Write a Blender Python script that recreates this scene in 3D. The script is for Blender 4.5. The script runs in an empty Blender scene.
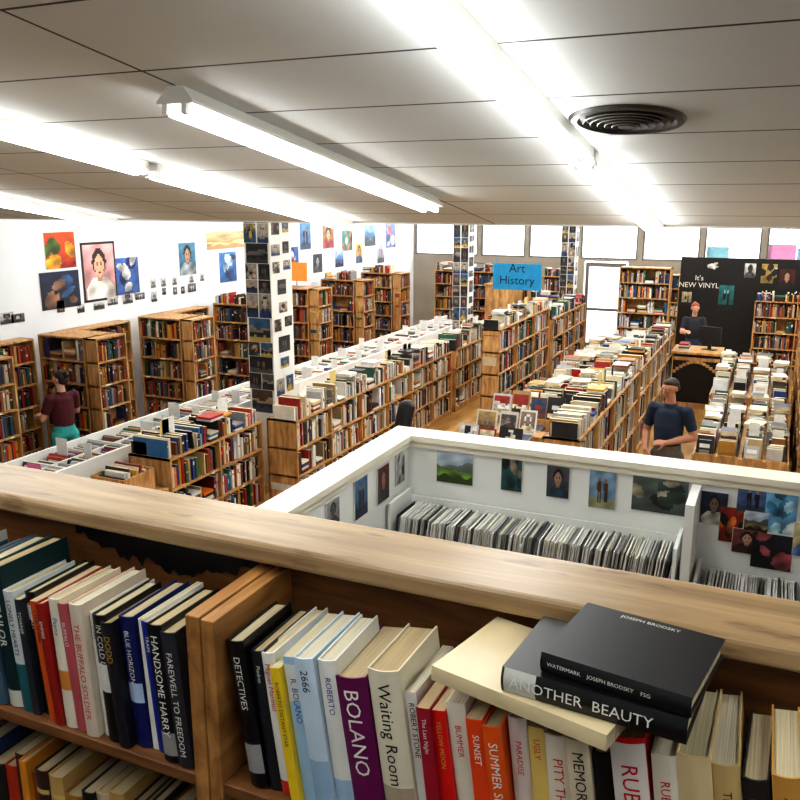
import bpy, bmesh, math, random
import numpy as np
from mathutils import Vector, Matrix
random.seed(11)
SC=bpy.context.scene
COL=SC.collection
R=math.radians
ZC=3.7

def lin(c):
    return tuple(((x/12.92) if x<=0.04045 else ((x+0.055)/1.055)**2.4) for x in c)

# ------------------------------------------------------------------ materials
MATS={}
def _new(name):
    m=bpy.data.materials.new(name); m.use_nodes=True
    nt=m.node_tree; b=nt.nodes['Principled BSDF']
    return m,nt,b
def mat(name,c,rough=.6,var=.12,scale=8,metal=0,bump=0.0):
    if name in MATS: return MATS[name]
    m,nt,b=_new(name)
    c=lin(c)
    tc=nt.nodes.new('ShaderNodeTexCoord'); n=nt.nodes.new('ShaderNodeTexNoise'); n.inputs['Scale'].default_value=scale
    n.inputs['Detail'].default_value=4
    nt.links.new(tc.outputs['Object'],n.inputs['Vector'])
    cr=nt.nodes.new('ShaderNodeValToRGB')
    cr.color_ramp.elements[0].position=.3; cr.color_ramp.elements[1].position=.7
    cr.color_ramp.elements[0].color=tuple(max(0,x*(1-var)) for x in c)+(1,)
    cr.color_ramp.elements[1].color=tuple(min(1,x*(1+var)) for x in c)+(1,)
    nt.links.new(n.outputs['Fac'],cr.inputs['Fac']); nt.links.new(cr.outputs['Color'],b.inputs['Base Color'])
    b.inputs['Roughness'].default_value=rough; b.inputs['Metallic'].default_value=metal
    if bump:
        bp=nt.nodes.new('ShaderNodeBump'); bp.inputs['Strength'].default_value=bump; bp.inputs['Distance'].default_value=.01
        nt.links.new(n.outputs['Fac'],bp.inputs['Height']); nt.links.new(bp.outputs['Normal'],b.inputs['Normal'])
    MATS[name]=m; return m
def wood(name,c1,c2,st=(1,10,10),rough=.5,mul=.35,scratch=False):
    m,nt,b=_new(name)
    tc=nt.nodes.new('ShaderNodeTexCoord'); mp=nt.nodes.new('ShaderNodeMapping'); mp.inputs['Scale'].default_value=st
    n=nt.nodes.new('ShaderNodeTexNoise'); n.inputs['Scale'].default_value=3; n.inputs['Detail'].default_value=8; n.inputs['Distortion'].default_value=.6
    n2=nt.nodes.new('ShaderNodeTexNoise'); n2.inputs['Scale'].default_value=2.2; n2.inputs['Detail'].default_value=3
    cr=nt.nodes.new('ShaderNodeValToRGB'); cr.color_ramp.elements[0].position=.3; cr.color_ramp.elements[1].position=.68
    cr.color_ramp.elements[0].color=lin(c1)+(1,); cr.color_ramp.elements[1].color=lin(c2)+(1,)
    mx=nt.nodes.new('ShaderNodeMixRGB'); mx.blend_type='MULTIPLY'; mx.inputs['Fac'].default_value=mul
    nt.links.new(tc.outputs['Object'],mp.inputs['Vector']); nt.links.new(mp.outputs['Vector'],n.inputs['Vector'])
    nt.links.new(tc.outputs['Object'],n2.inputs['Vector'])
    nt.links.new(n.outputs['Fac'],cr.inputs['Fac']); nt.links.new(cr.outputs['Color'],mx.inputs['Color1'])
    nt.links.new(n2.outputs['Fac'],mx.inputs['Color2'])
    last=mx.outputs['Color']
    if scratch:
        n3=nt.nodes.new('ShaderNodeTexNoise'); n3.inputs['Scale'].default_value=22; n3.inputs['Detail'].default_value=6
        mp3=nt.nodes.new('ShaderNodeMapping'); mp3.inputs['Scale'].default_value=(.35,1.6,1.6); nt.links.new(tc.outputs['Object'],mp3.inputs['Vector']); nt.links.new(mp3.outputs['Vector'],n3.inputs['Vector'])
        c3=nt.nodes.new('ShaderNodeValToRGB'); c3.color_ramp.elements[0].position=.60; c3.color_ramp.elements[1].position=.70
        m3=nt.nodes.new('ShaderNodeMixRGB'); m3.inputs['Color2'].default_value=lin((.34,.22,.13))+(1,)
        m4=nt.nodes.new('ShaderNodeMath'); m4.operation='MULTIPLY'; m4.inputs[1].default_value=.65
        nt.links.new(n3.outputs['Fac'],c3.inputs['Fac']); nt.links.new(c3.outputs['Color'],m4.inputs[0]); nt.links.new(m4.outputs[0],m3.inputs['Fac']); nt.links.new(last,m3.inputs['Color1']); last=m3.outputs['Color']
    nt.links.new(last,b.inputs['Base Color'])
    bp=nt.nodes.new('ShaderNodeBump'); bp.inputs['Strength'].default_value=.15; bp.inputs['Distance'].default_value=.004
    nt.links.new(n.outputs['Fac'],bp.inputs['Height']); nt.links.new(bp.outputs['Normal'],b.inputs['Normal'])
    b.inputs['Roughness'].default_value=rough
    return m
def vmat(name,rough=.5,stripes=None,grime=.18):
    m,nt,b=_new(name)
    at=nt.nodes.new('ShaderNodeAttribute'); at.attribute_name='Col'
    tc=nt.nodes.new('ShaderNodeTexCoord'); n=nt.nodes.new('ShaderNodeTexNoise'); n.inputs['Scale'].default_value=14; n.inputs['Detail'].default_value=5
    if stripes:
        mp=nt.nodes.new('ShaderNodeMapping'); mp.inputs['Scale'].default_value=stripes
        nt.links.new(tc.outputs['Object'],mp.inputs['Vector']); nt.links.new(mp.outputs['Vector'],n.inputs['Vector'])
        n.inputs['Scale'].default_value=1
    else: nt.links.new(tc.outputs['Object'],n.inputs['Vector'])
    mr=nt.nodes.new('ShaderNodeMapRange'); mr.inputs['From Min'].default_value=.3; mr.inputs['From Max'].default_value=.7
    mr.inputs['To Min'].default_value=1-grime*1.6; mr.inputs['To Max'].default_value=1.0
    nt.links.new(n.outputs['Fac'],mr.inputs['Value'])
    mx=nt.nodes.new('ShaderNodeMixRGB'); mx.blend_type='MULTIPLY'; mx.inputs['Fac'].default_value=1
    nt.links.new(at.outputs['Color'],mx.inputs['Color1']); nt.links.new(mr.outputs['Result'],mx.inputs['Color2'])
    nt.links.new(mx.outputs['Color'],b.inputs['Base Color']); b.inputs['Roughness'].default_value=rough
    return m
def emit(name,c,s):
    m=bpy.data.materials.new(name); m.use_nodes=True; nt=m.node_tree; nt.nodes.clear()
    e=nt.nodes.new('ShaderNodeEmission'); e.inputs['Color'].default_value=tuple(c)+(1,); e.inputs['Strength'].default_value=s
    o=nt.nodes.new('ShaderNodeOutputMaterial'); nt.links.new(e.outputs[0],o.inputs[0]); return m

M_V=vmat('printed_paper',.5,grime=.10); M_COVER=vmat('book_cover',.38,grime=.08); M_PAGES=vmat('book_pages',.85,stripes=(700,3,3),grime=.3)
M_WOOD=wood('shelf_wood',(.62,.43,.24),(.90,.71,.46),(6,6,1.2))
M_FGWOOD=wood('parapet_wood',(.34,.20,.10),(.60,.40,.22),(1.5,12,12))
M_DIVWOOD=wood('divider_wood',(.50,.32,.15),(.80,.58,.33),(12,1.5,6))
M_RAIL=wood('rail_wood',(.55,.44,.31),(.74,.62,.46),(.8,9,9),.35,.3,True)
M_DARKW=wood('dark_wood',(.20,.11,.06),(.34,.20,.11),(1.2,8,8))
M_WHITE=mat('white_paint',(.91,.915,.90),.55,.03,3)
M_CREAM=mat('cream_paint',(.92,.90,.83),.45,.04,4)
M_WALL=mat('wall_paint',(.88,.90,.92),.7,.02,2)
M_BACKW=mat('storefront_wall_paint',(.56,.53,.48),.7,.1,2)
M_BLACK=mat('black_paint',(.05,.05,.055),.5,.3,6)
M_METAL=mat('fixture_metal',(.86,.85,.82),.4,.05,5)
M_GREYM=mat('grey_metal',(.42,.41,.40),.45,.1,5,.4)
M_TUBE=emit('fluorescent_tube_glow',(.97,.99,.97),25)
M_HALL=emit('added_hall_glow',(1,.99,.96),27)  # glow of the added hall lights, out of view

# ------------------------------------------------------------------ mesh builder
class MB:
    def __init__(s): s.v=[];s.f=[];s.c=[];s.m=[]
    def poly(s,pts,col=(.8,.8,.8),mi=0,M=None):
        n=len(s.v)
        for p in pts:
            p=Vector(p); s.v.append(tuple(M@p) if M is not None else tuple(p))
        s.f.append(tuple(range(n,n+len(pts)))); s.c.append(col); s.m.append(mi)
    def box(s,x0,x1,y0,y1,z0,z1,col=(.8,.8,.8),mi=0,M=None,top=None,faces='xXyYzZ'):
        P=[(x0,y0,z0),(x1,y0,z0),(x1,y1,z0),(x0,y1,z0),(x0,y0,z1),(x1,y0,z1),(x1,y1,z1),(x0,y1,z1)]
        n=len(s.v)
        for p in P:
            if M is not None: p=tuple(M@Vector(p))
            s.v.append(p)
        F={'z':(0,3,2,1),'Z':(4,5,6,7),'y':(0,1,5,4),'Y':(2,3,7,6),'x':(3,0,4,7),'X':(1,2,6,5)}
        for k in faces:
            s.f.append(tuple(n+i for i in F[k])); s.c.append(top if (k=='Z' and top) else col); s.m.append(mi)
    def build(s,name,mats,parent=None,loc=(0,0,0),rot=(0,0,0),smooth=False,bevel=0):
        me=bpy.data.meshes.new(name); me.from_pydata(s.v,[],s.f)
        for m in mats: me.materials.append(m)
        me.polygons.foreach_set('material_index',s.m)
        ca=me.color_attributes.new('Col','FLOAT_COLOR','CORNER')
        arr=[]
        cache={}
        for f,c in zip(s.f,s.c):
            if c not in cache: cache[c]=lin(c)+(1.0,)
            arr.extend(cache[c]*len(f))
        ca.data.foreach_set('color',arr)
        if smooth: me.polygons.foreach_set('use_smooth',[True]*len(s.f))
        me.update()
        o=bpy.data.objects.new(name,me); COL.objects.link(o)
        o.location=loc; o.rotation_euler=rot
        if parent: o.parent=parent
        if bevel:
            b=o.modifiers.new('bevel','BEVEL'); b.width=bevel; b.segments=3; b.limit_method='ANGLE'
        return o
def empty(name,loc=(0,0,0),rot=(0,0,0)):
    o=bpy.data.objects.new(name,None); COL.objects.link(o); o.location=loc; o.rotation_euler=rot; o.empty_display_size=.1; return o
def text(body,size,M,matl,parent,name='lettering',ax='LEFT',ay='CENTER'):
    c=bpy.data.curves.new(name,'FONT'); c.body=body; c.size=size; c.align_x=ax; c.align_y=ay; c.resolution_u=2
    c.materials.append(matl)
    o=bpy.data.objects.new(name,c); COL.objects.link(o); o.parent=parent; o.matrix_local=M
    return o
T_W=mat('ink_white',(.92,.92,.88),.6,.02); T_K=mat('ink_black',(.05,.05,.05),.6,.02); T_R=mat('ink_red',(.75,.08,.10),.6,.02)
T_G=mat('ink_gold',(.80,.65,.30),.5,.02); T_B=mat('ink_blue',(.12,.25,.60),.6,.02)

# ------------------------------------------------------------------ palettes
W_=[(.93,.92,.88),(.88,.86,.80),(.94,.94,.92),(.85,.80,.68),(.80,.81,.82)]
PAL_LIGHT=W_*3+[(.15,.15,.17),(.12,.13,.16),(.68,.13,.10),(.13,.26,.50),(.80,.58,.22),(.35,.35,.36),(.10,.10,.10),(.62,.42,.26),(.15,.36,.30),(.48,.12,.12),(.76,.66,.48),(.2,.2,.24),(.55,.52,.46),(.66,.58,.44),(.10,.10,.12)]
PAL_MIX=W_+[(.70,.13,.10),(.12,.24,.50),(.08,.08,.09),(.10,.11,.12),(.80,.55,.16),(.15,.38,.26),(.42,.25,.15),(.62,.62,.62),(.84,.42,.12),(.36,.10,.14),(.18,.42,.62),(.74,.66,.46),(.12,.12,.14),(.25,.18,.15)]
PAL_MUTE=W_*2+[(.30,.30,.32),(.10,.10,.11),(.12,.14,.2),(.55,.50,.44),(.42,.25,.16),(.60,.15,.12),(.18,.28,.42),(.66,.56,.36),(.2,.3,.27),(.14,.12,.12)]
PAL_DARK=[(.10,.10,.11),(.55,.12,.10),(.14,.22,.42),(.48,.30,.16),(.78,.70,.56),(.72,.22,.12),(.16,.34,.44),(.82,.80,.74),(.34,.22,.34),(.12,.12,.12),(.62,.42,.18),(.84,.54,.16),(.18,.38,.24),(.50,.50,.54),(.24,.16,.13),(.74,.60,.36),(.62,.30,.20),(.08,.08,.09)]
PAL_LP=[(.95,.95,.93),(.88,.87,.83),(.80,.80,.77),(.93,.91,.87),(.66,.66,.65),(.82,.79,.70),(.94,.94,.94),(.9,.9,.88),(.45,.45,.46),(.25,.25,.27)]
PAGE=(.86,.80,.66)

def fill_books(mb,x0,x1,z,hmax,depth,pal,hmin=.68,flipD=None,M=None,tmin=.014,tmax=.042,gap=.03,y0=.02,pile=.02):
    x=x0
    ru=random.uniform
    while x<x1-tmax:
        if random.random()<gap: x+=ru(.02,.10); continue
        if random.random()<pile and x<x1-.25:
            zz=z; n=random.randint(2,6); wmax=ru(.17,.23)
            for q in range(n):
                tt=ru(.015,.035)
                if zz+tt>z+hmax: break
                c=random.choice(pal); w=wmax*ru(.8,1); d=depth*ru(.7,.88); e=ru(0,.015)
                ya,yb=(y0,y0+d) if flipD is None else (flipD-y0-d,flipD-y0)
                mb.box(x+e,x+w,ya,yb,zz,zz+tt,c,0,M); zz+=tt+.001
            x+=wmax+.01; continue
        t=ru(tmin,tmax); h=hmax*ru(hmin,.96); d=depth*ru(.72,.92); c=random.choice(pal); k=ru(.82,1.05)
        c=tuple(min(.95,a*k) for a in c); y=y0+ru(0,.035)
        ya,yb=(y,y+d)
        if flipD is not None: ya,yb=flipD-y-d,flipD-y
        MM=M
        if random.random()<.10:   # leaning volume
            a_=ru(.05,.13); L_=Matrix.Translation((x,0,z))@Matrix.Rotation(-a_,4,'Y')@Matrix.Translation((-x,0,-z)); MM=(M@L_) if M is not None else L_
            h*=.95; x+=h*math.sin(a_)*.0
        mb.box(x,x+t,ya,yb,z,z+h,c,0,MM,top=PAGE,faces='xXyYZ')
        if random.random()<.6:
            bc=random.choice([(.90,.88,.82),(.1,.1,.1),(.80,.64,.3),(.75,.15,.12),(.90,.88,.82)])
            za=z+h*ru(.35,.75); zb=za+h*ru(.05,.22); yy=(ya-.0015) if flipD is None else (yb+.0015)
            xm=.15*t
            pts=[(x+xm,yy,za),(x+t-xm,yy,za),(x+t-xm,yy,zb),(x+xm,yy,zb)]
            if flipD is not None: pts=pts[::-1]
            mb.poly(pts,bc,0,MM)
        x+=t+ru(0,.003)
def fill_faceout(mb,x0,x1,y0,y1,z,h,pal,step=(.012,.035),tilt=.04,M=None):
    y=y0; ru=random.uniform
    while y<y1:
        w=(x1-x0)*ru(.66,.98); xa=x0+ru(0,(x1-x0)-w); hh=h*ru(.66,1.0); t=ru(step[0],step[1])*.8
        c=random.choice(pal); k=ru(.82,1.05); c=tuple(min(.95,a*k) for a in c)
        P=[(xa,y,z),(xa+w,y,z),(xa+w,y+t,z),(xa,y+t,z),(xa,y+tilt,z+hh),(xa+w,y+tilt,z+hh),(xa+w,y+t+tilt,z+hh),(xa,y+t+tilt,z+hh)]
        F=[((4,5,6,7),PAGE if random.random()<.5 else c),((0,1,5,4),c),((2,3,7,6),c),((3,0,4,7),c),((1,2,6,5),c)]
        for f,cc in F: mb.poly([P[i] for i in f],cc,0,M)
        if random.random()<.8:
            pc=random.choice(PAL_MUTE); q=.15
            for a,b,cc in ((.2,.62,pc),(.70,.86,random.choice(PAL_MUTE))):
                pts=[(xa+w*q,y+tilt*a-.002,z+hh*a),(xa+w*(1-q),y+tilt*a-.002,z+hh*a),(xa+w*(1-q),y+tilt*b-.002,z+hh*b),(xa+w*q,y+tilt*b-.002,z+hh*b)]
                mb.poly(pts,cc,0,M)
        y+=t+ru(0,.006)+(.10 if random.random()<.03 else 0)

def bookcase(name,x,y,rot,L,D,H,nsh,pal,double=False,top=None,bay=.9,woodm=None,hmin=.66,topn=1,toph=.27,cards=0):
    wm=woodm or M_WOOD; th=.022
    s=MB()
    nb=max(1,round(L/bay))
    ws=L/nb
    for i in range(nb+1):
        xx=min(max(i*ws-th/2,0),L-th); s.box(xx,xx+th,0,D,0,H)
    by=D/2 if double else D-.012
    s.box(0,L,by-.006,by+.006,.02,H)
    base=.09; gap=(H-base)/nsh
    for i in range(nsh+1):
        zz=base+i*gap
        s.box(0,L,.004,D-.004,zz-th,zz)
    s.box(0,L,.01,.03,0,base-th)
    o=s.build(name,[wm],loc=(x,y,0),rot=(0,0,R(rot)))
    b=MB()
    dd=(D/2-.02) if double else D-.04
    for i in range(nsh):
        zz=base+i*gap+.001
        for j in range(nb):
            xa=j*ws+th*.6; xb=(j+1)*ws-th*.6
            fill_books(b,xa,xb,zz,gap-th-.01,dd,pal,hmin)
            if double: fill_books(b,xa,xb,zz,gap-th-.01,dd,pal,hmin,flipD=D)
            if random.random()<.6:
                q=random.uniform(xa,xb-.12); b.box(q,q+random.uniform(.05,.11),-.002,.003,zz-th+.001,zz-.002,(.92,.90,.80))
    zt=base+nsh*gap+.001
    if top:
        fill_books(b,.03,L-.03,zt,toph,dd if not double else D/2,top,.55,gap=.05,pile=.06)
        if topn>1: fill_books(b,.03,L-.03,zt,toph,D/2,top,.55,gap=.05,flipD=D,pile=.06)
        # odd books laid across the tops of the standing ones
        for k in range(int(L*1.2)):
            q=random.uniform(.1,L-.4); w=random.uniform(.15,.26); zz=zt+toph*.97
            for r in range(random.choice([1,1,2,3])):
                tt=random.uniform(.012,.03); b.box(q+random.uniform(0,.02),q+w,.03,.03+min(dd-.02,.2),zz,zz+tt,random.choice(top),0); zz+=tt+.001
    for k in range(cards):
        q=random.uniform(.1,L-.3); w=random.uniform(.10,.2); hh=random.uniform(.08,.14); zz=zt+(toph if top else 0)
        b.box(q,q+w,D*.45,D*.45+.004,zz-.08,zz+hh,random.choice([(.93,.93,.91),(.93,.93,.91),(.93,.93,.91),(.86,.78,.50)]))
    b.build('books',[M_V],parent=o)
    return o

# ------------------------------------------------------------------ pictures
def picture(mb,w,h,kind,M,pal=None,nx=18,ny=20,border=None):
    """flat print: local x right, y up, z outward"""
    if pal is None: pal=[random.choice(PAL_MUTE) for _ in range(4)]
    bg,c1,c2,c3=pal
    ph=random.uniform(0,6); ph2=random.uniform(0,6)
    blobs=[(random.uniform(-.9,.9),random.uniform(-.9,.9),random.uniform(.15,.5),random.uniform(.15,.55),random.uniform(-1,1),random.choice([c1,c2,c3,c1])) for _ in range(7)]
    if border: mb.box(-w/2-border[0],w/2+border[0],-h/2-border[0],h/2+border[0],-.006,0,border[1],0,M)
    for i in range(nx):
        for j in range(ny):
            u=(i+.5)/nx*2-1; v=(j+.5)/ny*2-1
            sn=.08*math.sin(5*u+ph+2*v)+.06*math.sin(9*v+ph2-4*u)
            c=tuple(a*(.88+.16*v+sn) for a in bg)
            if kind=='portrait':
                if v<-.18 and abs(u)<.38+.55*min(1,(-.18-v)*2.2): c=tuple(a*(1+sn*2-.15*u) for a in c3)
                if abs(u)<.16 and -.35<v<.0: c=tuple(a*.8 for a in c1)
                if (u/.46)**2+((v-.36)/.50)**2<1: c=c2
                if (u/.31)**2+((v-.22)/.42)**2<1:
                    c=tuple(a*(1.05-.3*max(0,u)) for a in c1)
                    if abs(v-.30)<.05 and .08<abs(u)<.20: c=tuple(a*.35 for a in c1)
                    if abs(v+.02)<.035 and abs(u)<.11: c=(.5,.16,.15)
            elif kind=='land':
                r1=.22+.16*math.sin(u*2.4+ph)+.07*math.sin(u*6+ph2); r2=-.15+.10*math.sin(u*3+ph2)
                if v<r1: c=tuple(a*(1+.4*(v-r1)) for a in c1)
                if v<r2: c=tuple(a*(1.1+sn*3) for a in c2)
                if v<-.55+.12*math.sin(u*8+ph) : c=c3
            elif kind=='abstract':
                for bx,by,rx,ry,an,cc in blobs:
                    du,dv=u-bx,v-by; p=du*math.cos(an)+dv*math.sin(an); q=-du*math.sin(an)+dv*math.cos(an)
                    if (p/rx)**2+(q/ry)**2<1: c=tuple(a*(.9+sn*2+.3*q) for a in cc)
            elif kind=='figure':
                if v<-.5+.05*math.sin(4*u+ph): c=tuple(a*(1+sn) for a in c3)
                for ox,sc_ in ((-.22,1.0),(.26,.9)):
                    uu=(u-ox)/sc_; vv=v/sc_
                    if abs(uu)<.17-.08*abs(vv-.15) and -.15<vv<.42: c=c1
                    if -.75<vv<=-.15 and .02<abs(uu)<.13: c=tuple(a*.7 for a in c1)
                    if (uu/.09)**2+((vv-.53)/.12)**2<1: c=c2
            c=tuple(min(.97,max(.02,a*random.uniform(.97,1.03))) for a in c)
            xa=-w/2+w*i/nx; xb=xa+w/nx; ya=-h/2+h*j/ny; yb=ya+h/ny
            mb.poly([(xa,ya,.001),(xb,ya,.001),(xb,yb,.001),(xa,yb,.001)],c,0,M)
def MX(x,y,z,face):
    if face=='+X': c=[(0,1,0),(0,0,1),(1,0,0)]
    elif face=='-Y': c=[(1,0,0),(0,0,1),(0,-1,0)]
    elif face=='-X': c=[(0,-1,0),(0,0,1),(-1,0,0)]
    elif face=='+Y': c=[(-1,0,0),(0,0,1),(0,1,0)]
    m=Matrix.Identity(4)
    for i in range(3):
        for j in range(3): m[j][i]=c[i][j]
    m[0][3],m[1][3],m[2][3]=x,y,z
    return m

# ================================================================== ROOM SHELL
XL,XR,YB,YF=-9.3,3.0,21.5,-3.0
EDGE=6.7; SL=.155; H0=ZC+.85
def cz(y): return H0-SL*y
s=MB(); s.box(XL-.1,XR+.1,YF-.1,YB+.1,-.1,0); s.build('floor',[wood('floor_boards',(.58,.42,.19),(.80,.62,.32),(3,.6,1),.45)])
HZ=4.35
s=MB(); s.box(XL-.15,XL,YF-.1,YB+.1,0,5.2); s.build('wall_left',[M_WALL])
s=MB(); s.box(XR,XR+.15,YF-.1,YB+.1,0,5.2); s.build('wall_right',[M_WALL])
s=MB(); s.box(XL,XR,YF-.15,YF,0,5.2); s.build('wall_front',[M_WALL])
s=MB()
Z1,Z2=2.25,3.55
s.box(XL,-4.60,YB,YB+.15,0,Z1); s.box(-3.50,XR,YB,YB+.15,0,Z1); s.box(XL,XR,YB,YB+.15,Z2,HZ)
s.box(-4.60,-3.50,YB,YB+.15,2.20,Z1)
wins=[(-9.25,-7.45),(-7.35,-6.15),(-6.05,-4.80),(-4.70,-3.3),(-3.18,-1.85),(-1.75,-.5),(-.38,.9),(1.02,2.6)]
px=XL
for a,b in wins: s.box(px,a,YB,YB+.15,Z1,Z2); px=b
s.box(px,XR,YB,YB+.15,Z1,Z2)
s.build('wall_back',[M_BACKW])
for i,(a,b) in enumerate(wins):
    s=MB(); t=.04
    s.box(a,b,YB+.02,YB+.1,Z1,Z1+t); s.box(a,b,YB+.02,YB+.1,Z2-t,Z2); s.box(a,a+t,YB+.02,YB+.1,Z1+t,Z2-t); s.box(b-t,b,YB+.02,YB+.1,Z1+t,Z2-t)
    s.build('window_%d'%(i+1),[M_GREYM])
s=MB(); s.box(-4.55,-4.47,YB+.02,YB+.1,0,2.16); s.box(-3.63,-3.55,YB+.02,YB+.1,0,2.16); s.box(-4.47,-3.63,YB+.02,YB+.1,2.06,2.16)
s.box(-4.47,-3.63,YB+.02,YB+.1,0,.12); s.box(-4.47,-3.63,YB+.03,YB+.08,.95,1.02)
s.build('door_1',[M_GREYM])
s=MB(); s.box(-20,16,YB+.2,YB+30,-.12,-.02); s.build('street_ground',[mat('pavement',(.75,.73,.70),.9)])
s=MB()
for a,b,z0,z1,c in [(-1.70,-1.2,2.28,2.62,(.55,.80,.86)),(-.34,.25,2.28,2.70,(.92,.62,.80)),(.27,.85,2.28,2.62,(.60,.72,.92)),(1.1,1.6,2.28,2.6,(.85,.55,.6))]:
    s.box(a,b,YB+.11,YB+.114,z0+.035,z1,c)
s.build('window_banner',[M_V])

# sloped ceiling with seams
m,nt,b=_new('ceiling_panels')
tc=nt.nodes.new('ShaderNodeTexCoord'); sp=nt.nodes.new('ShaderNodeSeparateXYZ'); nt.links.new(tc.outputs['Object'],sp.inputs[0])
def mth(op,a,bv=None):
    n=nt.nodes.new('ShaderNodeMath'); n.operation=op
    if hasattr(a,'links'): nt.links.new(a,n.inputs[0])
    else: n.inputs[0].default_value=a
    if bv is not None:
        if hasattr(bv,'links'): nt.links.new(bv,n.inputs[1])
        else: n.inputs[1].default_value=bv
    return n.outputs[0]
def seam(o,off,per,wd):
    q=mth('ADD',o,off); q=mth('DIVIDE',q,per); q=mth('FRACT',q); q=mth('SUBTRACT',q,.5); q=mth('ABSOLUTE',q); return mth('GREATER_THAN',q,.5-wd/per)
sx=seam(sp.outputs[0],.88+13,1.3,.007); sy=seam(sp.outputs[1],-2.56+12,.6,.007)
mxv=mth('MAXIMUM',sx,sy)
no=nt.nodes.new('ShaderNodeTexNoise'); no.inputs['Scale'].default_value=1.3; no.inputs['Detail'].default_value=4; nt.links.new(tc.outputs['Object'],no.inputs['Vector'])
cr=nt.nodes.new('ShaderNodeValToRGB'); cr.color_ramp.elements[0].color=lin((.80,.81,.81))+(1,); cr.color_ramp.elements[1].color=lin((.86,.87,.87))+(1,)
nt.links.new(no.outputs['Fac'],cr.inputs['Fac'])
mx=nt.nodes.new('ShaderNodeMixRGB'); nt.links.new(mxv,mx.inputs['Fac']); nt.links.new(cr.outputs['Color'],mx.inputs['Color1']); mx.inputs['Color2'].default_value=lin((.22,.21,.20))+(1,)
nt.links.new(mx.outputs['Color'],b.inputs['Base Color']); b.inputs['Roughness'].default_value=.8
M_CEIL=m
s=MB()
y0,y1=YF,EDGE
pts=[(XL,y0,cz(y0)),(XR,y0,cz(y0)),(XR,y1,cz(y1)),(XL,y1,cz(y1))]
s.poly(pts[::-1]); s.poly([(p[0],p[1],p[2]+.1) for p in pts])
s.poly([(XL,y1,cz(y1)),(XR,y1,cz(y1)),(XR,y1,cz(y1)+.1),(XL,y1,cz(y1)+.1)][::-1])
s.build('ceiling',[M_CEIL])
s=MB(); s.box(XL,XR,EDGE,EDGE+.06,cz(EDGE)-.015,HZ); s.build('trim_1',[M_WHITE])
s=MB(); s.box(XL,XR,EDGE+.06,YB,HZ,HZ+.1); s.build('ceiling_hall',[M_WHITE])
s=MB(); s.box(XL,XR,YF,1.25,1.95,2.1); s.build('floor_mezzanine',[M_DARKW])

# ================================================================== FIXTURES
ANG=-math.atan(SL)
def cyl(mb,cx,cz_,y0,y1,r,mi,n=10):
    ring=[(cx+r*math.cos(2*math.pi*i/n),cz_+r*math.sin(2*math.pi*i/n)) for i in range(n)]
    for i in range(n):
        a=ring[i]; b=ring[(i+1)%n]
        mb.poly([(a[0],y0,a[1]),(b[0],y0,b[1]),(b[0],y1,b[1]),(a[0],y1,a[1])][::-1],(.8,.8,.8),mi)
    mb.poly([(a[0],y0,a[1]) for a in ring],(.8,.8,.8),mi); mb.poly([(a[0],y1,a[1]) for a in ring][::-1],(.8,.8,.8),mi)
def fixture(x,y0,y1,kind='strip'):
    L=(y1-y0)/math.cos(ANG)
    s=MB()
    if kind=='wide': w1,w2,h,tx_,tr=.035,.085,.055,(-.045,.045),.017
    else: w1,w2,h,tx_,tr=.045,.045,.035,(-.038,.038),.016
    prof=[(-w1,0),(w1,0),(w2,-h),(w2,-h-.012),(-w2,-h-.012),(-w2,-h)]
    n=len(prof)
    for i in range(n):
        a=prof[i]; b=prof[(i+1)%n]
        s.poly([(a[0],0,a[1]),(b[0],0,b[1]),(b[0],L,b[1]),(a[0],L,a[1])],(.8,.8,.8),0)
    s.poly([(a[0],0,a[1]) for a in prof][::-1]); s.poly([(a[0],L,a[1]) for a in prof])
    for e in (0.0,L-.03):
        for tx in tx_: s.box(tx-.012,tx+.012,e,e+.03,-h-.050,-h-.012,mi=2)
    for tx in tx_: cyl(s,tx,-h-.034,.03,L-.03,tr,1)
    return s.build('fluorescent_light',[M_METAL,M_TUBE,M_WHITE],loc=(x,y0,cz(y0)-.001),rot=(ANG,0,0))
for x,a,b in [(-.88,4.05,6.62),(-.88,1.5,4.0),(-.88,-1.05,1.45),(-2.18,-1.2,1.2),(-3.48,4.12,6.62),(-3.48,1.6,4.04),(-6.1,4.2,6.62),(-6.1,1.7,4.1),(.95,-1.2,1.2)]:
    fixture(x,a,b)
fixture(-2.18,2.74,5.35,'wide')
for x in (-8.0,-5.8,-3.6,-1.4,.9):  # added lamps to light the hall, hidden behind the ceiling edge
    for y in (8.2,11.6,15.0,18.4):
        s=MB(); s.box(x-.15,x+.15,y,y+2.4,HZ-.06,HZ-.001,mi=0); s.box(x-.12,x+.12,y+.03,y+2.37,HZ-.085,HZ-.0605,mi=1)
        s.build('added_hall_light',[M_METAL,M_HALL])
s=MB()
def ring(mb,r0,z0,r1,z1,n=40,mi=0):
    for i in range(n):
        a=2*math.pi*i/n; b=2*math.pi*(i+1)/n
        mb.poly([(r0*math.cos(a),r0*math.sin(a),z0),(r0*math.cos(b),r0*math.sin(b),z0),(r1*math.cos(b),r1*math.sin(b),z1),(r1*math.cos(a),r1*math.sin(a),z1)],(.8,.8,.8),mi)
ring(s,.225,-.002,.215,-.014,mi=2); ring(s,.215,-.014,.190,-.016,mi=2)
ring(s,.190,-.016,.18,-.004,mi=1)
for k,r in enumerate((.168,.140,.112,.084,.056)):
    ring(s,r,-.020-.003*k,r-.012,-.006,mi=2); ring(s,r,-.020-.003*k,r-.003,-.023-.003*k,mi=0)
ring(s,.18,-.003,.0,-.003,mi=1); ring(s,.03,-.033,.0,-.033); ring(s,.03,-.033,.03,-.005,mi=2)
s.build('ceiling_vent',[M_GREYM,M_BLACK,mat('vent_dark',(.20,.185,.17),.5)],loc=(-.61,3.5,cz(3.5)),rot=(ANG,0,0))

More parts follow.
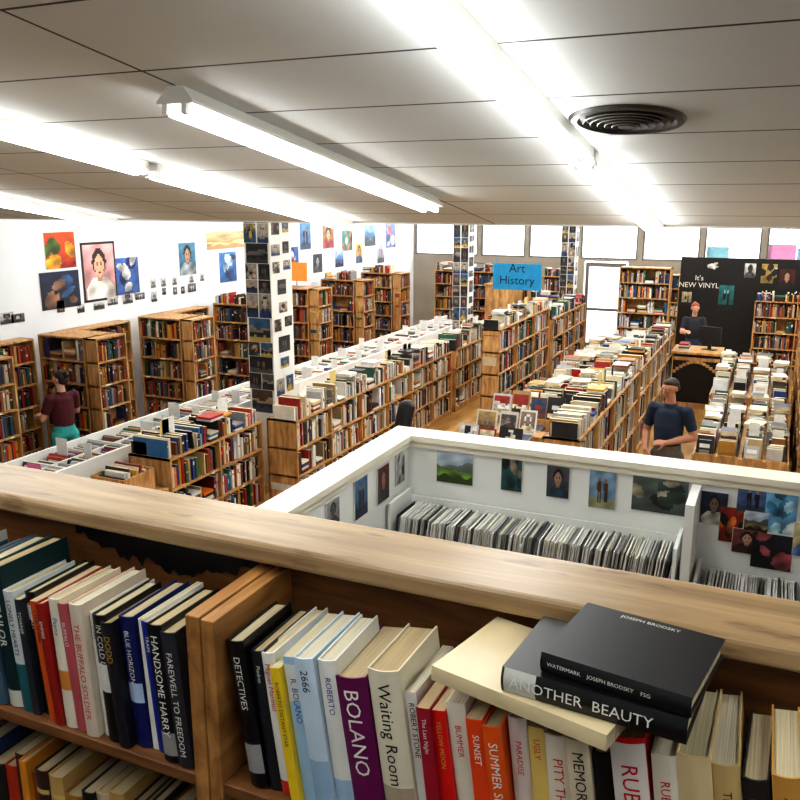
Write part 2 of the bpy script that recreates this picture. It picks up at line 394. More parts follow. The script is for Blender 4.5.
# ================================================================== PARAPET BOOKCASE (foreground)
SH=2.79; YFRT=.95; YBK=1.17
par=MB()
par.box(XL+.05,XR-.05,YBK,YBK+.07,2.1,3.094)
for z in (2.79,2.44,2.13): par.box(XL+.05,XR-.05,YFRT-.003,YBK,z-.022,z,mi=0)
divs=[-8.2,-7.1,-6.0,-4.9,-3.9,-2.9,-1.95,-.79,.37,1.5,2.6]
for d in divs:
    par.box(d,d+.026,YFRT-.008,YBK,2.1,3.078,mi=1); par.box(d+.0275,d+.052,YFRT-.006,YBK,2.1,3.075,mi=1)
pb=par.build('parapet_bookcase',[M_FGWOOD,M_DIVWOOD],bevel=.002)
s=MB(); s.box(XL+.02,XR-.02,1.112,1.268,3.095,3.132); s.build('handrail_cap',[M_RAIL],parent=pb,bevel=.010)
s=MB()
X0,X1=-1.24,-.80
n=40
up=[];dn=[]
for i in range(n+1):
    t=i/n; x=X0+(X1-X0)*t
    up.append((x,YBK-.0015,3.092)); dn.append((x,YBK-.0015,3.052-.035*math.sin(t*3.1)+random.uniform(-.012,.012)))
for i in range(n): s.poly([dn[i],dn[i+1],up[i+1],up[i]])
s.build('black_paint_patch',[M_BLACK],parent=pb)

def fgbook(mb,M,t,h,d,col,hard=True,bands=(),pagec=PAGE):
    c=.0026 if hard else .0008; nb=8; bu=(.13*t if hard else .04*t)
    pr=[(t*i/nb,-bu*math.sin(math.pi*i/nb)) for i in range(nb+1)]
    inn=[(c+(t-2*c)*i/nb,c-bu*math.sin(math.pi*i/nb)) for i in range(nb+1)]
    def bandcol(z):
        for a,b,cc in bands:
            if a<=z<b: return cc
        return col
    cuts=sorted(set([0,1]+[a for a,b,_ in bands]+[b for a,b,_ in bands]))
    for k in range(len(cuts)-1):
        za,zb=cuts[k]*h,cuts[k+1]*h; cc=bandcol((cuts[k]+cuts[k+1])/2)
        for i in range(nb):
            a,b=pr[i],pr[i+1]; mb.poly([(a[0],a[1],za),(b[0],b[1],za),(b[0],b[1],zb),(a[0],a[1],zb)],cc,0,M)
    for i in range(nb):
        a,b,e,f=pr[i],pr[i+1],inn[i+1],inn[i]
        mb.poly([(a[0],a[1],h),(b[0],b[1],h),(e[0],e[1],h),(f[0],f[1],h)],col,0,M)
    mb.box(0,c,0,d,0,h,col,0,M); mb.box(t-c,t,0,d,0,h,col,0,M)
    g=.004 if hard else .0
    mb.box(c,t-c,c,d-g,g,h-g-(.0 if hard else .0004),pagec,1,M)
def spine_text(M,t,h,body,matl,parent,f=.55,start=.93,bu=.13):
    size=min(t*f*1.25,h*.82/(.62*max(1,len(body))))
    m=Matrix(((0,1,0,t/2),(0,0,-1,-bu*t-.0007),(-1,0,0,h*start),(0,0,0,1)))
    text(body,size,M@m,matl,parent,'title_lettering')

K=(.05,.05,.06); NAVY=(.06,.11,.36); OFF=(.88,.85,.77); WH=(.92,.91,.88)
def section(name,x0,lst,lean,xend,pal,zs=SH,hb=.25):
    mb=MB()
    texts=[]
    x=x0
    for (t,h,col,title,tm,hard,bands) in lst:
        ph=R(lean+random.uniform(-1.2,1.2))
        M=Matrix.Translation((x,YFRT+random.uniform(.002,.022),zs+.0005))@Matrix.Rotation(random.uniform(-.03,.03),4,'Z')@Matrix.Rotation(ph,4,'Y')
        d=random.uniform(.138,.170)
        fgbook(mb,M,t,h,d,col,hard,bands,random.choice([(.84,.78,.64),(.80,.72,.57),(.86,.82,.72),(.76,.67,.51)]))
        if title: texts.append((M,t,h,title,tm,.13 if hard else .04))
        x+=t/math.cos(ph)+.0012
    while x<xend:
        t=random.uniform(.018,.04); h=hb*random.uniform(.82,1.0); ph=R(lean*.6)
        M=Matrix.Translation((x,YFRT+random.uniform(.002,.016),zs+.0005))@Matrix.Rotation(ph,4,'Y')
        fgbook(mb,M,t,h,random.uniform(.14,.165),random.choice(pal),random.random()<.6,((.8,.84,(.8,.7,.4)),) if random.random()<.4 else (),(.78,.70,.56))
        if zs==SH and random.random()<.6: texts.append((M,t,h,random.choice(['THE LONG ROAD','WINTER','COLLECTED STORIES','NIGHT FALLS','A NOVEL','SELECTED POEMS']),random.choice([T_W,T_G]),.13))
        x+=t/math.cos(ph)+.0012
    o=mb.build(name,[M_COVER,M_PAGES])
    for M,t,h,ti,tm,bu in texts: spine_text(M,t,h,ti,tm,o,f=random.choice([.36,.44,.54]),start=random.choice([.93,.90,.86]),bu=bu)
    return o
left=[(.034,.262,(.70,.70,.67),'NIGHT WATCH',T_K,True,()),(.03,.255,(.10,.22,.30),'THE HARBOR',T_W,True,()),
 (.028,.25,(.45,.52,.56),'ATLAS',T_K,True,()),(.030,.262,(.30,.34,.40),'A SMALL TOWN',T_W,True,()),
 (.036,.268,(.26,.36,.44),'J. CARROLL',T_G,True,()),(.036,.274,(.03,.17,.18),'THE TAILOR',T_W,True,((.0,.12,(.8,.8,.75)),)),
 (.026,.235,(.80,.82,.82),'LONELY HEARTS',T_K,True,((.0,.4,(.12,.38,.42)),)),(.016,.225,(.16,.18,.21),'TOWNIE',T_W,False,()),(.022,.238,K,'THE FIRST',T_W,True,((.78,.9,(.8,.8,.8)),)),
 (.018,.230,(.80,.34,.12),'A YEAR OF RAIN',T_K,False,()),(.019,.232,(.60,.11,.09),'EMPIRE',T_W,True,()),
 (.026,.245,OFF,'Payne',T_B,True,((.3,.45,(.85,.55,.25)),)),(.024,.240,(.72,.34,.36),'BUFFALO',T_W,True,()),
 (.028,.248,(.84,.78,.70),'THE BUFFALO SOLDIER',T_R,True,()),(.016,.232,WH,'OCEAN',T_K,True,()),
 (.028,.236,K,'IN COLD LIGHT',T_W,True,((.40,.62,(.85,.85,.82)),)),(.024,.230,(.10,.10,.13),'DODD',T_G,True,()),
 (.030,.240,NAVY,'BLUE HORIZON',T_W,True,((.35,.5,(.7,.78,.9)),)),(.012,.24,WH,'',T_K,False,()),(.022,.238,(.08,.16,.52),'TRAIN',T_W,True,()),
 (.030,.246,K,'HANDSOME HARRY',T_W,True,((.05,.22,(.6,.6,.58)),)),(.030,.240,(.18,.18,.21),'FAREWELL TO FREEDOM',T_W,True,())]
tot=sum(a[0]+.0013 for a in left)
section('row_of_novels',-.80-tot,left,-4,-9,PAL_MIX)
right=[(.030,.250,K,'DETECTIVES',T_W,True,((.1,.3,(.6,.6,.6)),)),(.022,.238,(.12,.14,.16),'Piedras',T_W,True,()),(.024,.240,WH,'Miguel Marmol',T_R,True,((.0,.1,(.8,.2,.15)),)),
 (.017,.228,(.94,.80,.16),'ROBERTO DISTANT STAR',T_K,False,()),(.026,.246,(.66,.80,.91),'R. BOLANO',T_B,False,((.7,.95,(.90,.91,.90)),)),
 (.033,.256,(.78,.85,.91),'2666',T_K,True,((.05,.35,(.60,.72,.82)),)),(.030,.258,(.91,.91,.88),'ROBERTO',T_B,True,((.05,.25,(.65,.76,.86)),)),
 (.050,.240,(.42,.07,.32),'BOLANO',T_W,True,((.06,.10,(.9,.85,.8)),)),(.050,.262,(.90,.87,.77),'Waiting Room',T_K,True,((.1,.3,(.70,.64,.54)),)),
 (.018,.235,WH,'ROBERT STONE',T_K,False,()),(.020,.225,(.62,.09,.18),'The Last Night',T_W,False,()),(.022,.222,(.86,.10,.08),'YELLOW MOON',T_G,False,()),
 (.028,.236,(.90,.87,.80),'BUMMER',T_R,False,()),(.024,.226,(.90,.29,.10),'SUNSET',T_W,False,()),(.027,.224,(.92,.37,.10),'SUMMER SHIFT',T_W,True,()),
 (.026,.236,(.88,.82,.78),'PARADISE',T_R,True,((.1,.25,(.8,.3,.3)),)),(.022,.232,(.88,.76,.42),'UGLY',T_R,False,()),(.034,.228,(.90,.86,.78),'PITY THE POOR',T_R,True,()),
 (.030,.236,(.86,.80,.68),'MEMORY',T_K,True,()),(.026,.220,K,'',T_W,True,()),(.044,.256,(.84,.10,.10),'RUBY CYCLE',T_R,True,((.35,.97,(.91,.88,.85)),)),
 (.030,.240,(.86,.83,.76),'RUBY',T_R,True,()),(.040,.250,(.86,.77,.59),'',T_K,True,((.0,.35,(.13,.42,.60)),)),(.034,.246,(.80,.69,.46),'THE GARDEN',T_K,True,()),
 (.030,.238,(.18,.16,.15),'NIGHTS',T_G,True,()),(.034,.255,(.80,.59,.29),'AMERICA',T_K,True,()),(.030,.25,(.35,.20,.12),'STORIES',T_G,True,()),
 (.034,.25,(.82,.77,.64),'HISTORY',T_K,True,()),(.03,.245,(.12,.14,.22),'',T_W,True,())]
section('row_of_novels',-.695,right,-7.5,.32,PAL_MIX)
section('row_of_novels',-2.80,[],-3,-1.98,PAL_MIX)
section('row_of_novels',.46,[],-3,1.46,PAL_MIX)
section('row_of_novels',-1.86,[],-2,-.82,PAL_DARK,zs=2.44)
section('row_of_novels',-.70,[],-2,.32,PAL_DARK,zs=2.44)
def lying(name,x,y,z,ang,t,h,d,col,title,tm,hard,f=.55,bands=(),cover_txt=None,start=.95):
    A=Matrix(((0,0,-1,0),(0,1,0,0),(1,0,0,0),(0,0,0,1)))
    M0=Matrix.Rotation(R(ang),4,'Z')@Matrix.Translation((h/2,0,0))@A
    mb=MB(); fgbook(mb,M0,t,h,d,col,hard,bands)
    o=mb.build(name,[M_COVER,M_PAGES],loc=(x,y,z))
    if title: spine_text(M0,t,h,title,tm,o,f,start)
    if cover_txt:
        for body,u,v,sz in cover_txt:
            m=Matrix.Rotation(R(ang),4,'Z')@Matrix.Translation((u,v,t+.0006)); text(body,sz,m,tm,o,'cover_lettering','CENTER')
    return o
Z0=SH+.268
lying('paperback_book',-.262,.932,Z0,-13,.022,.255,.174,(.86,.79,.63),'',T_K,False)
lying('hardcover_book',-.165,.932,Z0+.023,-5,.034,.232,.155,(.06,.06,.065),'ANOTHER  BEAUTY',T_W,True,.52,((.80,.985,(.80,.80,.77)),))
lying('hardcover_book',-.140,.938,Z0+.058,-9,.026,.188,.160,(.08,.08,.09),'WATERMARK    JOSEPH BRODSKY    FSG',T_W,True,.6,cover_txt=[('JOSEPH BRODSKY',.0,.146,.010)])

# ================================================================== PONY-WALL RECORD ROOM
PX,PY,PT=-2.25,5.12,2.13
s=MB(); s.box(PX-.12,PX,1.30,PY+.12,0,PT-.04); s.build('wall_partition_side',[M_WHITE])
s=MB(); s.box(PX+.0005,2.6,PY,PY+.12,0,PT-.04); s.build('wall_partition_far',[M_WHITE])
s=MB(); s.box(PX-.15,PX+.04,1.30,PY+.16,PT-.0395,PT,mi=0); s.box(PX+.001,PX+.02,1.30,PY-.02,PT-.085,PT-.04); s.build('trim_2',[M_CREAM])
s=MB(); s.box(PX+.041,2.6,PY-.04,PY+.16,PT-.0395,PT,mi=0); s.box(PX+.021,2.6,PY-.02,PY-.001,PT-.085,PT-.04)
s.build('trim_3',[M_CREAM])
def recshelf(name,x,y,rot,L,D,top,tiers):
    s=MB(); b=MB()
    s.box(0,.02,0,D,0,top+.05); s.box(L-.02,L,0,D,0,top+.05); s.box(0,L,D-.012,D,0,top)
    n=max(1,round(L/.75))
    for z in tiers:
        s.box(0,L,0,D,z-.02,z)
        s.box(0,L,0,.015,z,z+.05)
        for j in range(n):
            xa=.025+j*(L-.05)/n; xb=.02+(j+1)*(L-.05)/n
            xx=xa
            while xx<xb-.02:
                t=random.uniform(.004,.010); h=.31*random.uniform(.92,1.0); ln=random.uniform(.04,.07)
                c=random.choice(PAL_LP); ya=.02+random.uniform(0,.03)
                M=Matrix.Translation((xx,ya,z+.001))@Matrix.Rotation(ln*2,4,'Y')
                b.box(0,t,0,.3 if D>.33 else D-.05,0,h,c,0,M,top=tuple(min(.97,q*1.03) for q in c),faces='xXyZ')
                xx+=t+random.uniform(.0005,.004)
            if j: s.box(xa-.012,xa-.002,0,D-.02,z,z+.25)
    o=s.build(name,[M_WHITE],loc=(x,y,0),rot=(0,0,R(rot))); b.build('records',[M_V],parent=o)
recshelf('record_shelf',PX+.02,4.74,0,1.83,.36,1.70,(.5,.92,1.36))
recshelf('record_shelf',-.30,4.76,0,2.6,.34,1.52,(.3,.75,1.22))
recshelf('record_bin',PX+.34,1.6,90,2.9,.32,1.45,(.5,.92,1.25))
s=MB(); s.box(-.37,-.32,4.70,PY-.025,0,2.04); s.build('shelf_upright',[M_WHITE])
P=MB(); yy=PY-.009
k_=0
for (x,z,w,h,k,p) in [(-1.90,1.93,.26,.22,'land',((.70,.76,.80),(.42,.46,.44),(.35,.45,.18),(.20,.26,.10))),
 (-1.50,1.94,.14,.23,'abstract',((.18,.36,.38),(.05,.08,.10),(.55,.50,.42),(.08,.20,.22))),
 (-1.19,1.93,.145,.21,'portrait',((.30,.30,.33),(.62,.50,.42),(.06,.05,.05),(.14,.22,.28))),
 (-.905,1.92,.165,.25,'figure',((.50,.62,.72),(.30,.18,.10),(.5,.38,.28),(.55,.55,.42))),
 (-.556,1.93,.33,.22,'abstract',((.34,.38,.36),(.10,.10,.11),(.62,.58,.50),(.18,.24,.22))),
 (-.24,1.90,.15,.20,'portrait',((.15,.2,.3),(.5,.4,.35),(.1,.1,.1),(.7,.7,.65))),
 (-.135,1.81,.13,.22,'abstract',((.55,.16,.10),(.15,.06,.06),(.85,.45,.2),(.1,.1,.1))),
 (-.03,1.99,.17,.17,'figure',((.35,.45,.65),(.12,.12,.2),(.7,.6,.5),(.2,.25,.32))),
 (.125,1.93,.17,.26,'abstract',((.45,.70,.86),(.70,.86,.92),(.25,.48,.62),(.85,.9,.92))),
 (.0,1.85,.13,.13,'land',((.7,.75,.8),(.3,.35,.4),(.4,.35,.25),(.1,.1,.1))),
 (-.04,1.72,.16,.15,'portrait',((.5,.25,.25),(.75,.6,.5),(.1,.08,.08),(.2,.1,.1))),
 (.10,1.68,.22,.22,'abstract',((.12,.12,.16),(.62,.30,.32),(.07,.06,.07),(.4,.45,.3))),
 (.27,1.78,.13,.2,'portrait',((.85,.8,.6),(.8,.65,.55),(.3,.2,.1),(.3,.4,.6))),
 (.42,1.88,.2,.26,'portrait',((.5,.3,.2),(.7,.55,.45),(.1,.08,.08),(.2,.2,.4))),(.68,1.92,.26,.2,'land',((.5,.65,.8),(.4,.4,.5),(.3,.4,.2),(.2,.2,.1)))]:
    k_+=1
    picture(P,w,h,k,MX(x,yy-.0004*k_,z,'-Y'),p,24,28,(.003,(.88,.88,.86)))
P.build('photo_print_collection',[M_V])
P=MB()
for (y,z,w,h,k,p) in [(4.02,1.93,.15,.17,'portrait',((.6,.6,.6),(.3,.3,.3),(.1,.1,.1),(.2,.2,.2))),(4.38,1.91,.17,.25,'figure',((.25,.40,.55),(.1,.1,.12),(.6,.5,.45),(.15,.15,.2))),
 (4.70,1.90,.17,.24,'portrait',((.35,.12,.10),(.6,.4,.35),(.08,.06,.05),(.1,.1,.1))),(4.97,1.93,.13,.22,'abstract',((.8,.8,.78),(.4,.4,.4),(.6,.6,.6),(.2,.2,.2))),(3.6,1.9,.18,.22,'land',((.6,.7,.8),(.3,.4,.3),(.2,.2,.15),(.1,.1,.1)))]:
    picture(P,w,h,k,MX(PX+.010,y,z,'+X'),p,20,24,(.004,(.9,.9,.9)))
P.build('photo_print_collection',[M_V])

# ================================================================== LEFT WALL POSTERS
P=MB()
for (y,z,w,h,k,p,bd) in [(8.96,3.01,.55,.50,'abstract',((.85,.30,.08),(.95,.65,.15),(.60,.10,.08),(.30,.40,.15)),None),
 (8.9,2.46,.72,.52,'abstract',((.10,.14,.25),(.20,.35,.55),(.05,.05,.07),(.55,.4,.3)),None),
 (9.68,2.66,.62,.80,'portrait',((.90,.66,.66),(.88,.68,.55),(.16,.08,.07),(.90,.88,.85)),(.035,(.10,.08,.08))),
 (10.27,2.55,.50,.56,'abstract',((.25,.42,.72),(.88,.88,.88),(.10,.15,.42),(.6,.72,.85)),None),
 (11.75,2.72,.44,.54,'portrait',((.25,.50,.62),(.70,.55,.45),(.1,.1,.1),(.55,.60,.62)),None),
 (12.9,2.5,.52,.54,'abstract',((.25,.50,.78),(.12,.28,.52),(.75,.85,.95),(.2,.3,.5)),None),
 (12.9,2.99,1.2,.30,'land',((.84,.74,.54),(.82,.71,.50),(.80,.70,.50),(.72,.60,.42)),None),
 (15.7,2.95,.45,.55,'figure',((.35,.55,.75),(.1,.1,.15),(.6,.5,.4),(.2,.3,.4)),None),(16.7,2.9,.5,.5,'portrait',((.75,.5,.3),(.8,.65,.5),(.1,.1,.1),(.6,.2,.2)),None),
 (17.6,2.85,.5,.6,'abstract',((.30,.60,.55),(.9,.9,.85),(.1,.2,.2),(.8,.5,.2)),None),(18.8,2.85,.6,.5,'land',((.55,.72,.88),(.3,.5,.7),(.2,.3,.35),(.2,.2,.2)),None),
 (16.2,2.35,.4,.4,'portrait',((.2,.2,.2),(.6,.6,.6),(.1,.1,.1),(.3,.3,.3)),None),(20.0,2.8,.6,.6,'abstract',((.4,.5,.8),(.8,.3,.3),(.1,.1,.2),(.9,.9,.9)),None),
 (15.2,2.5,.4,.5,'abstract',((.2,.4,.7),(.8,.85,.9),(.1,.1,.3),(.6,.3,.2)),None),(17.2,2.4,.4,.4,'land',((.7,.8,.9),(.4,.6,.8),(.2,.3,.5),(.1,.1,.2)),None),(18.2,2.45,.35,.45,'portrait',((.8,.7,.3),(.7,.5,.4),(.2,.1,.1),(.2,.3,.5)),None),(19.4,2.4,.4,.5,'figure',((.75,.8,.85),(.6,.2,.2),(.6,.5,.4),(.3,.3,.3)),None),
 (14.4,3.0,.5,.4,'land',((.5,.7,.85),(.3,.5,.6),(.2,.3,.3),(.2,.2,.2)),None),(14.5,2.5,.35,.45,'portrait',((.3,.3,.32),(.6,.5,.45),(.1,.1,.1),(.5,.2,.2)),None),
 (7.45,2.85,.5,.8,'portrait',((.5,.2,.2),(.8,.6,.5),(.1,.1,.1),(.2,.2,.4)),None)]:
    picture(P,w,h,k,MX(XL+.008,y,z,'+X'),p,24,28,bd or (.006,(.9,.9,.9)))
y=7.6
while y<12.4:
    if random.random()<.85:
        zc_=2.19+random.uniform(-.05,.05)
        picture(P,random.choice([.10,.14,.22]),random.uniform(.10,.18),random.choice(['portrait','figure','land']),MX(XL+.008,y,zc_,'+X'),random.choice([((.75,.75,.75),(.35,.35,.35),(.1,.1,.1),(.2,.2,.2)),((.4,.4,.42),(.7,.7,.7),(.1,.1,.1),(.15,.15,.15))]),8,8)
    if random.random()<.3 and y>10.7: picture(P,.12,.14,'figure',MX(XL+.008,y,2.38,'+X'),((.8,.8,.8),(.3,.3,.3),(.1,.1,.1),(.4,.4,.4)),8,8)
    y+=random.uniform(.17,.42)
P.build('poster_collection',[M_V])

# ================================================================== COLUMNS
def column(x,y,wx,wy):
    o=MB(); o.box(x-wx/2,x+wx/2,y-wy/2,y+wy/2,0,HZ); col=o.build('column',[M_WHITE])
    c=MB()
    for face,w,dark in (('-Y',wx,True),('+X',wy,False),('-X',wy,True)):
        z=1.0
        while z<3.9:
            h=random.uniform(.14,.32)
            n=random.choice([1,2,2]) if dark else random.choice([1,2,2])
            for i in range(n):
                cw=w/n*.96; ww=cw*random.uniform(.85,1) if dark else min(cw*.85,.28)*random.uniform(.7,1)
                off=(-w/2+w/n*(i+.5))+(0 if dark else random.uniform(-.015,.015))
                p=random.choice([((.12,.12,.13),(.40,.38,.36),(.05,.05,.05),(.2,.2,.2)),((.35,.33,.30),(.65,.6,.55),(.1,.1,.1),(.15,.15,.18)),((.20,.36,.48),(.55,.5,.45),(.1,.1,.12),(.7,.6,.3)),((.08,.08,.09),(.45,.35,.3),(.1,.1,.1),(.3,.3,.3)),((.62,.60,.56),(.75,.65,.55),(.1,.1,.1),(.1,.2,.4)),((.3,.2,.14),(.7,.6,.5),(.1,.1,.1),(.2,.25,.3))])
                k=random.choice(['portrait','figure','land','abstract'])
                hh=h*(.97 if dark else random.uniform(.65,.88))
                zz=z+h/2+(0 if dark else random.uniform(-.02,.02))
                if face=='-Y': M=MX(x+off,y-wy/2-.004,zz,'-Y')
                elif face=='+X': M=MX(x+wx/2+.004,y+off,zz,'+X')
                else: M=MX(x-wx/2-.004,y+off,zz,'-X')
                picture(c,ww,hh,k,M,p,9,10)
            z+=h+(.0 if dark else .035)
    c.build('photo_collage',[M_V],parent=col)
column(-6.0,9.2,.38,.50)
column(-6.05,16.6,.34,.34)
column(-4.35,18.8,.32,.32)

# ================================================================== SHELVING
bookcase('bookcase',-5.1,8.3,90,5.2,.42,1.13,3,PAL_LIGHT,top=PAL_LIGHT,cards=9)
bookcase('bookcase',-5.1,13.7,90,5.0,.42,1.13,3,PAL_LIGHT,top=PAL_LIGHT,cards=7)
bookcase('bookcase',-5.55,6.55,90,1.7,.55,1.10,3,PAL_MIX,top=PAL_MIX,topn=2,toph=.22,cards=3)
bookcase('bookcase',-5.55,4.0,90,2.5,.55,.82,2,PAL_MIX)
def crate(x,y,z,w,d,h,pal_,name='book_crate'):
    s=MB(); t=.012
    s.box(0,w,0,d,0,t); s.box(0,w,0,t,t,h); s.box(0,w,d-t,d,t,h); s.box(0,t,t,d-t,t,h); s.box(w-t,w,t,d-t,t,h)
    o=s.build(name,[M_WOOD],loc=(x,y,z)); b=MB(); fill_faceout(b,t+.01,w-t-.01,t+.02,d-.09,t+.001,h*1.25,pal_); b.build('books',[M_V],parent=o)
crate(-6.05,5.95,.83,.42,.45,.22,PAL_LIGHT); crate(-5.98,5.3,.83,.36,.5,.22,PAL_MIX); crate(-6.0,4.6,.83,.38,.5,.2,PAL_LIGHT)
# row A
s=MB(); b=MB()
xa,xb,ya,yb=-7.05,-6.32,4.2,18.2
s.box(xa,xb,ya,yb,0,.86,mi=1); s.box(xa,xa+.04,ya,yb,.86,1.09); s.box(xb-.04,xb,ya,yb,.86,1.09); s.box((xa+xb)/2-.012,(xa+xb)/2+.012,ya,yb,.86,1.04)
y=ya
while y<yb:
    s.box(xa+.04,xb-.04,y,y+.02,.86,1.06)
    if y+.9<yb:
        for q in (0,1):
            x0=xa+.045+q*.345; fill_faceout(b,x0,x0+.30,y+.03,y+.80,.861,.20,PAL_DARK+PAL_LP,tilt=.10,step=(.02,.05))
            if random.random()<.8:
                w_=random.uniform(.10,.2); q_=random.uniform(0,.08); b.box(x0+.03+q_,x0+.03+q_+w_,y+.4,y+.405,.98,random.uniform(1.14,1.24),(.93,.93,.92))
    y+=.9
o=s.build('record_browser_bench',[M_WHITE,M_WOOD]); b.build('records',[M_V],parent=o)
s=MB(); s.box(-6.44,-6.26,5.55,5.556,1.0,1.24,(.95,.45,.65)); s.build('price_tag',[M_V],parent=o)

for i,yy in enumerate((6.3,8.15,10.1,12.0,13.9,15.8,17.7)):
    Hh=1.95 if i<4 else 2.05
    tp=PAL_MIX if i in (3,5,6) else None
    bookcase('bookcase',-9.0,yy,0,.80,.55,Hh,6,PAL_DARK,double=True,top=tp,toph=.2)
    bookcase('bookcase',-7.98,yy,90,.55,.20,Hh,6,PAL_DARK,bay=.6)
for k in range(7):
    yy=(6.9,8.75,10.7,12.6,14.5,16.4,18.3)[k]
    bookcase('bookcase',-9.02,yy,90,1.2,.26,1.9,6,PAL_DARK)
bookcase('bookcase',-9.0,4.4,90,1.8,.28,1.9,6,PAL_DARK)
bookcase('bookcase',-7.9,19.6,0,2.4,.5,2.0,6,PAL_DARK,top=PAL_MIX,toph=.2)
bookcase('bookcase',-5.3,20.2,0,.65,.4,1.9,5,PAL_MIX,top=PAL_MIX,toph=.2)
s=MB(); s.box(0,.75,0,.55,0,1.75); s.box(.02,.365,-.018,0,.1,1.7); s.box(.385,.73,-.018,0,.1,1.7); s.box(.34,.355,-.04,-.018,.85,1.0,mi=1); s.box(.395,.41,-.04,-.018,.85,1.0,mi=1); s.box(-.02,.77,-.03,.56,1.75,1.79)
s.build('wooden_cabinet',[M_WOOD,M_GREYM],loc=(-6.32,18.85,0),bevel=.004)
bookcase('bookcase',-3.78,12.0,90,3.0,.28,1.80,5,PAL_MIX,top=PAL_LIGHT,toph=.20,cards=3)
bookcase('bookcase',-3.78,15.3,90,2.8,.28,1.55,4,PAL_MIX,top=PAL_MIX,toph=.22,cards=3)
bookcase('bookcase',-1.72,8.3,90,3.9,.40,1.30,3,PAL_LIGHT,top=PAL_LIGHT,toph=.22,cards=5)
bookcase('bookcase',-1.72,12.3,90,3.9,.40,1.30,3,PAL_LIGHT,top=PAL_LIGHT,toph=.22,cards=4)
def display(name,xa,xb,ya,yb,h,cols,pal_,hh=.26,tier=0.0,cards=2):
    s=MB(); b=MB(); w=(xb-xa)/cols
    for c in range(cols):
        hc=h+tier*c
        s.box(xa+c*w,xa+(c+1)*w-.002,ya,yb,0,hc-.1)
        s.box(xa+c*w,xa+c*w+.018,ya,yb,hc-.1,hc+.03); s.box(xa+(c+1)*w-.02,xa+(c+1)*w-.002,ya,yb,hc-.1,hc+.03)
        s.box(xa+c*w+.018,xa+(c+1)*w-.02,ya,ya+.018,hc-.1,hc+.05)
        if c%2==0:
            fill_faceout(b,xa+c*w+.03,xa+(c+1)*w-.03,ya+.05,yb-.08,hc-.099,hh+.1,pal_,step=(.015,.05),tilt=.07)
        else:
            M=Matrix.Translation((xa+(c+1)*w-.03,ya+.05,hc-.099))@Matrix.Rotation(R(90),4,'Z')
            fill_books(b,0,yb-ya-.1,0,hh+.1,w-.06,pal_,.55,M=M,pile=.09)
        for k in range(int((yb-ya)*1.3)):
            y_=random.uniform(ya+.1,yb-.4); x_=xa+c*w+random.uniform(.01,.05); z_=hc+hh-.02
            for r in range(random.choice([1,2,3])):
                tt=random.uniform(.012,.035); bw=random.uniform(.15,w-.05); bl=random.uniform(.18,.28)
                MM=Matrix.Translation((x_+bw/2,y_+bl/2,z_))@Matrix.Rotation(random.uniform(-.25,.25),4,'Z')
                cc=random.choice(PAL_MUTE); b.box(-bw/2,bw/2,-bl/2,bl/2,0,tt,PAGE,0,MM,top=cc,faces='xXyYZ'); z_+=tt+.001
        for k in range(cards):
            y_=random.uniform(ya+.2,yb-.2); x_=xa+c*w+.06; z_=hc-.08+hh
            b.box(x_,x_+random.uniform(.08,.14),y_,y_+.003,z_,z_+random.uniform(.10,.18),(.93,.93,.91))
    o=s.build(name,[M_WOOD]); b.build('books',[M_V],parent=o)
s=MB(); b=MB()
tx0,tx1,ty0,ty1,tz=-3.25,-2.16,8.3,10.3,.88
s.box(tx0,tx1,ty0,ty1,tz-.04,tz); s.box(tx0+.03,tx1-.03,ty0+.03,ty1-.03,.06,tz-.04); s.box(tx0,tx1,ty0,ty0+.02,0,tz-.04)
for k in range(3): s.box(tx0+.02,tx1-.02,ty0+.35+k*.62,ty0+.62+k*.62,tz,tz+.07+.05*k)
o=s.build('display_table',[M_WOOD])
for k in range(3):
    zb=tz+.07+.05*k; yb_=ty0+.48+k*.62; x=tx0+.05
    while x<tx1-.28:
        w=random.uniform(.18,.27); h=random.uniform(.24,.34); t=random.uniform(.012,.03)
        M=Matrix.Translation((x+w/2,yb_-.10,zb+.004))@Matrix.Rotation(R(-18),4,'X')
        cc=random.choice(PAL_MUTE)
        b.box(-w/2,w/2,0,t,0,h,cc,0,M)
        Mp=M@Matrix.Translation((0,-.001,h*.5))@MX(0,0,0,'-Y')
        picture(b,w*.86,h*random.uniform(.6,.86),random.choice(['portrait','land','abstract','figure']),Mp,None,8,9)
        x+=w+random.uniform(.01,.05)
    x=tx0+.06
    yb2=ty0+.03+k*.62
    while x<tx1-.26:
        zz=tz+.001 
        for q in range(random.randint(1,6)):
            tt=random.uniform(.012,.03); w=random.uniform(.17,.23)
            MM=Matrix.Translation((x+w/2,yb2+.14,zz))@Matrix.Rotation(random.uniform(-.12,.12),4,'Z')
            b.box(-w/2,w/2,-.12,.12,0,tt,PAGE,0,MM,top=random.choice(PAL_MUTE)); zz+=tt+.001
        x+=.26
b.build('books',[M_V],parent=o)
display('book_display_table',-3.2,-2.16,10.5,12.2,.85,3,PAL_LIGHT,tier=.10)
display('book_display_table',-3.1,-2.16,12.4,16.0,.95,3,PAL_LIGHT,tier=.08)
display('book_display_table',-.74,.27,9.7,12.4,.86,4,PAL_LIGHT+PAL_MUTE)
display('book_display_table',-.80,.27,12.7,15.2,.92,4,PAL_LIGHT+PAL_MUTE)
bookcase('bookcase',.36,16.5,-90,6.3,.35,1.75,5,PAL_MIX)
bookcase('bookcase',-3.15,18.3,0,1.05,.35,2.32,7,PAL_MIX)
bookcase('bookcase',-5.3,19.0,0,.75,.35,1.5,4,PAL_MIX,top=PAL_MIX,toph=.22)
bookcase('bookcase',-.45,18.6,0,1.6,.35,1.7,5,PAL_DARK,top=PAL_MIX,toph=.2)
bookcase('bookcase',-3.45,20.6,0,1.3,.35,2.0,6,PAL_MIX)
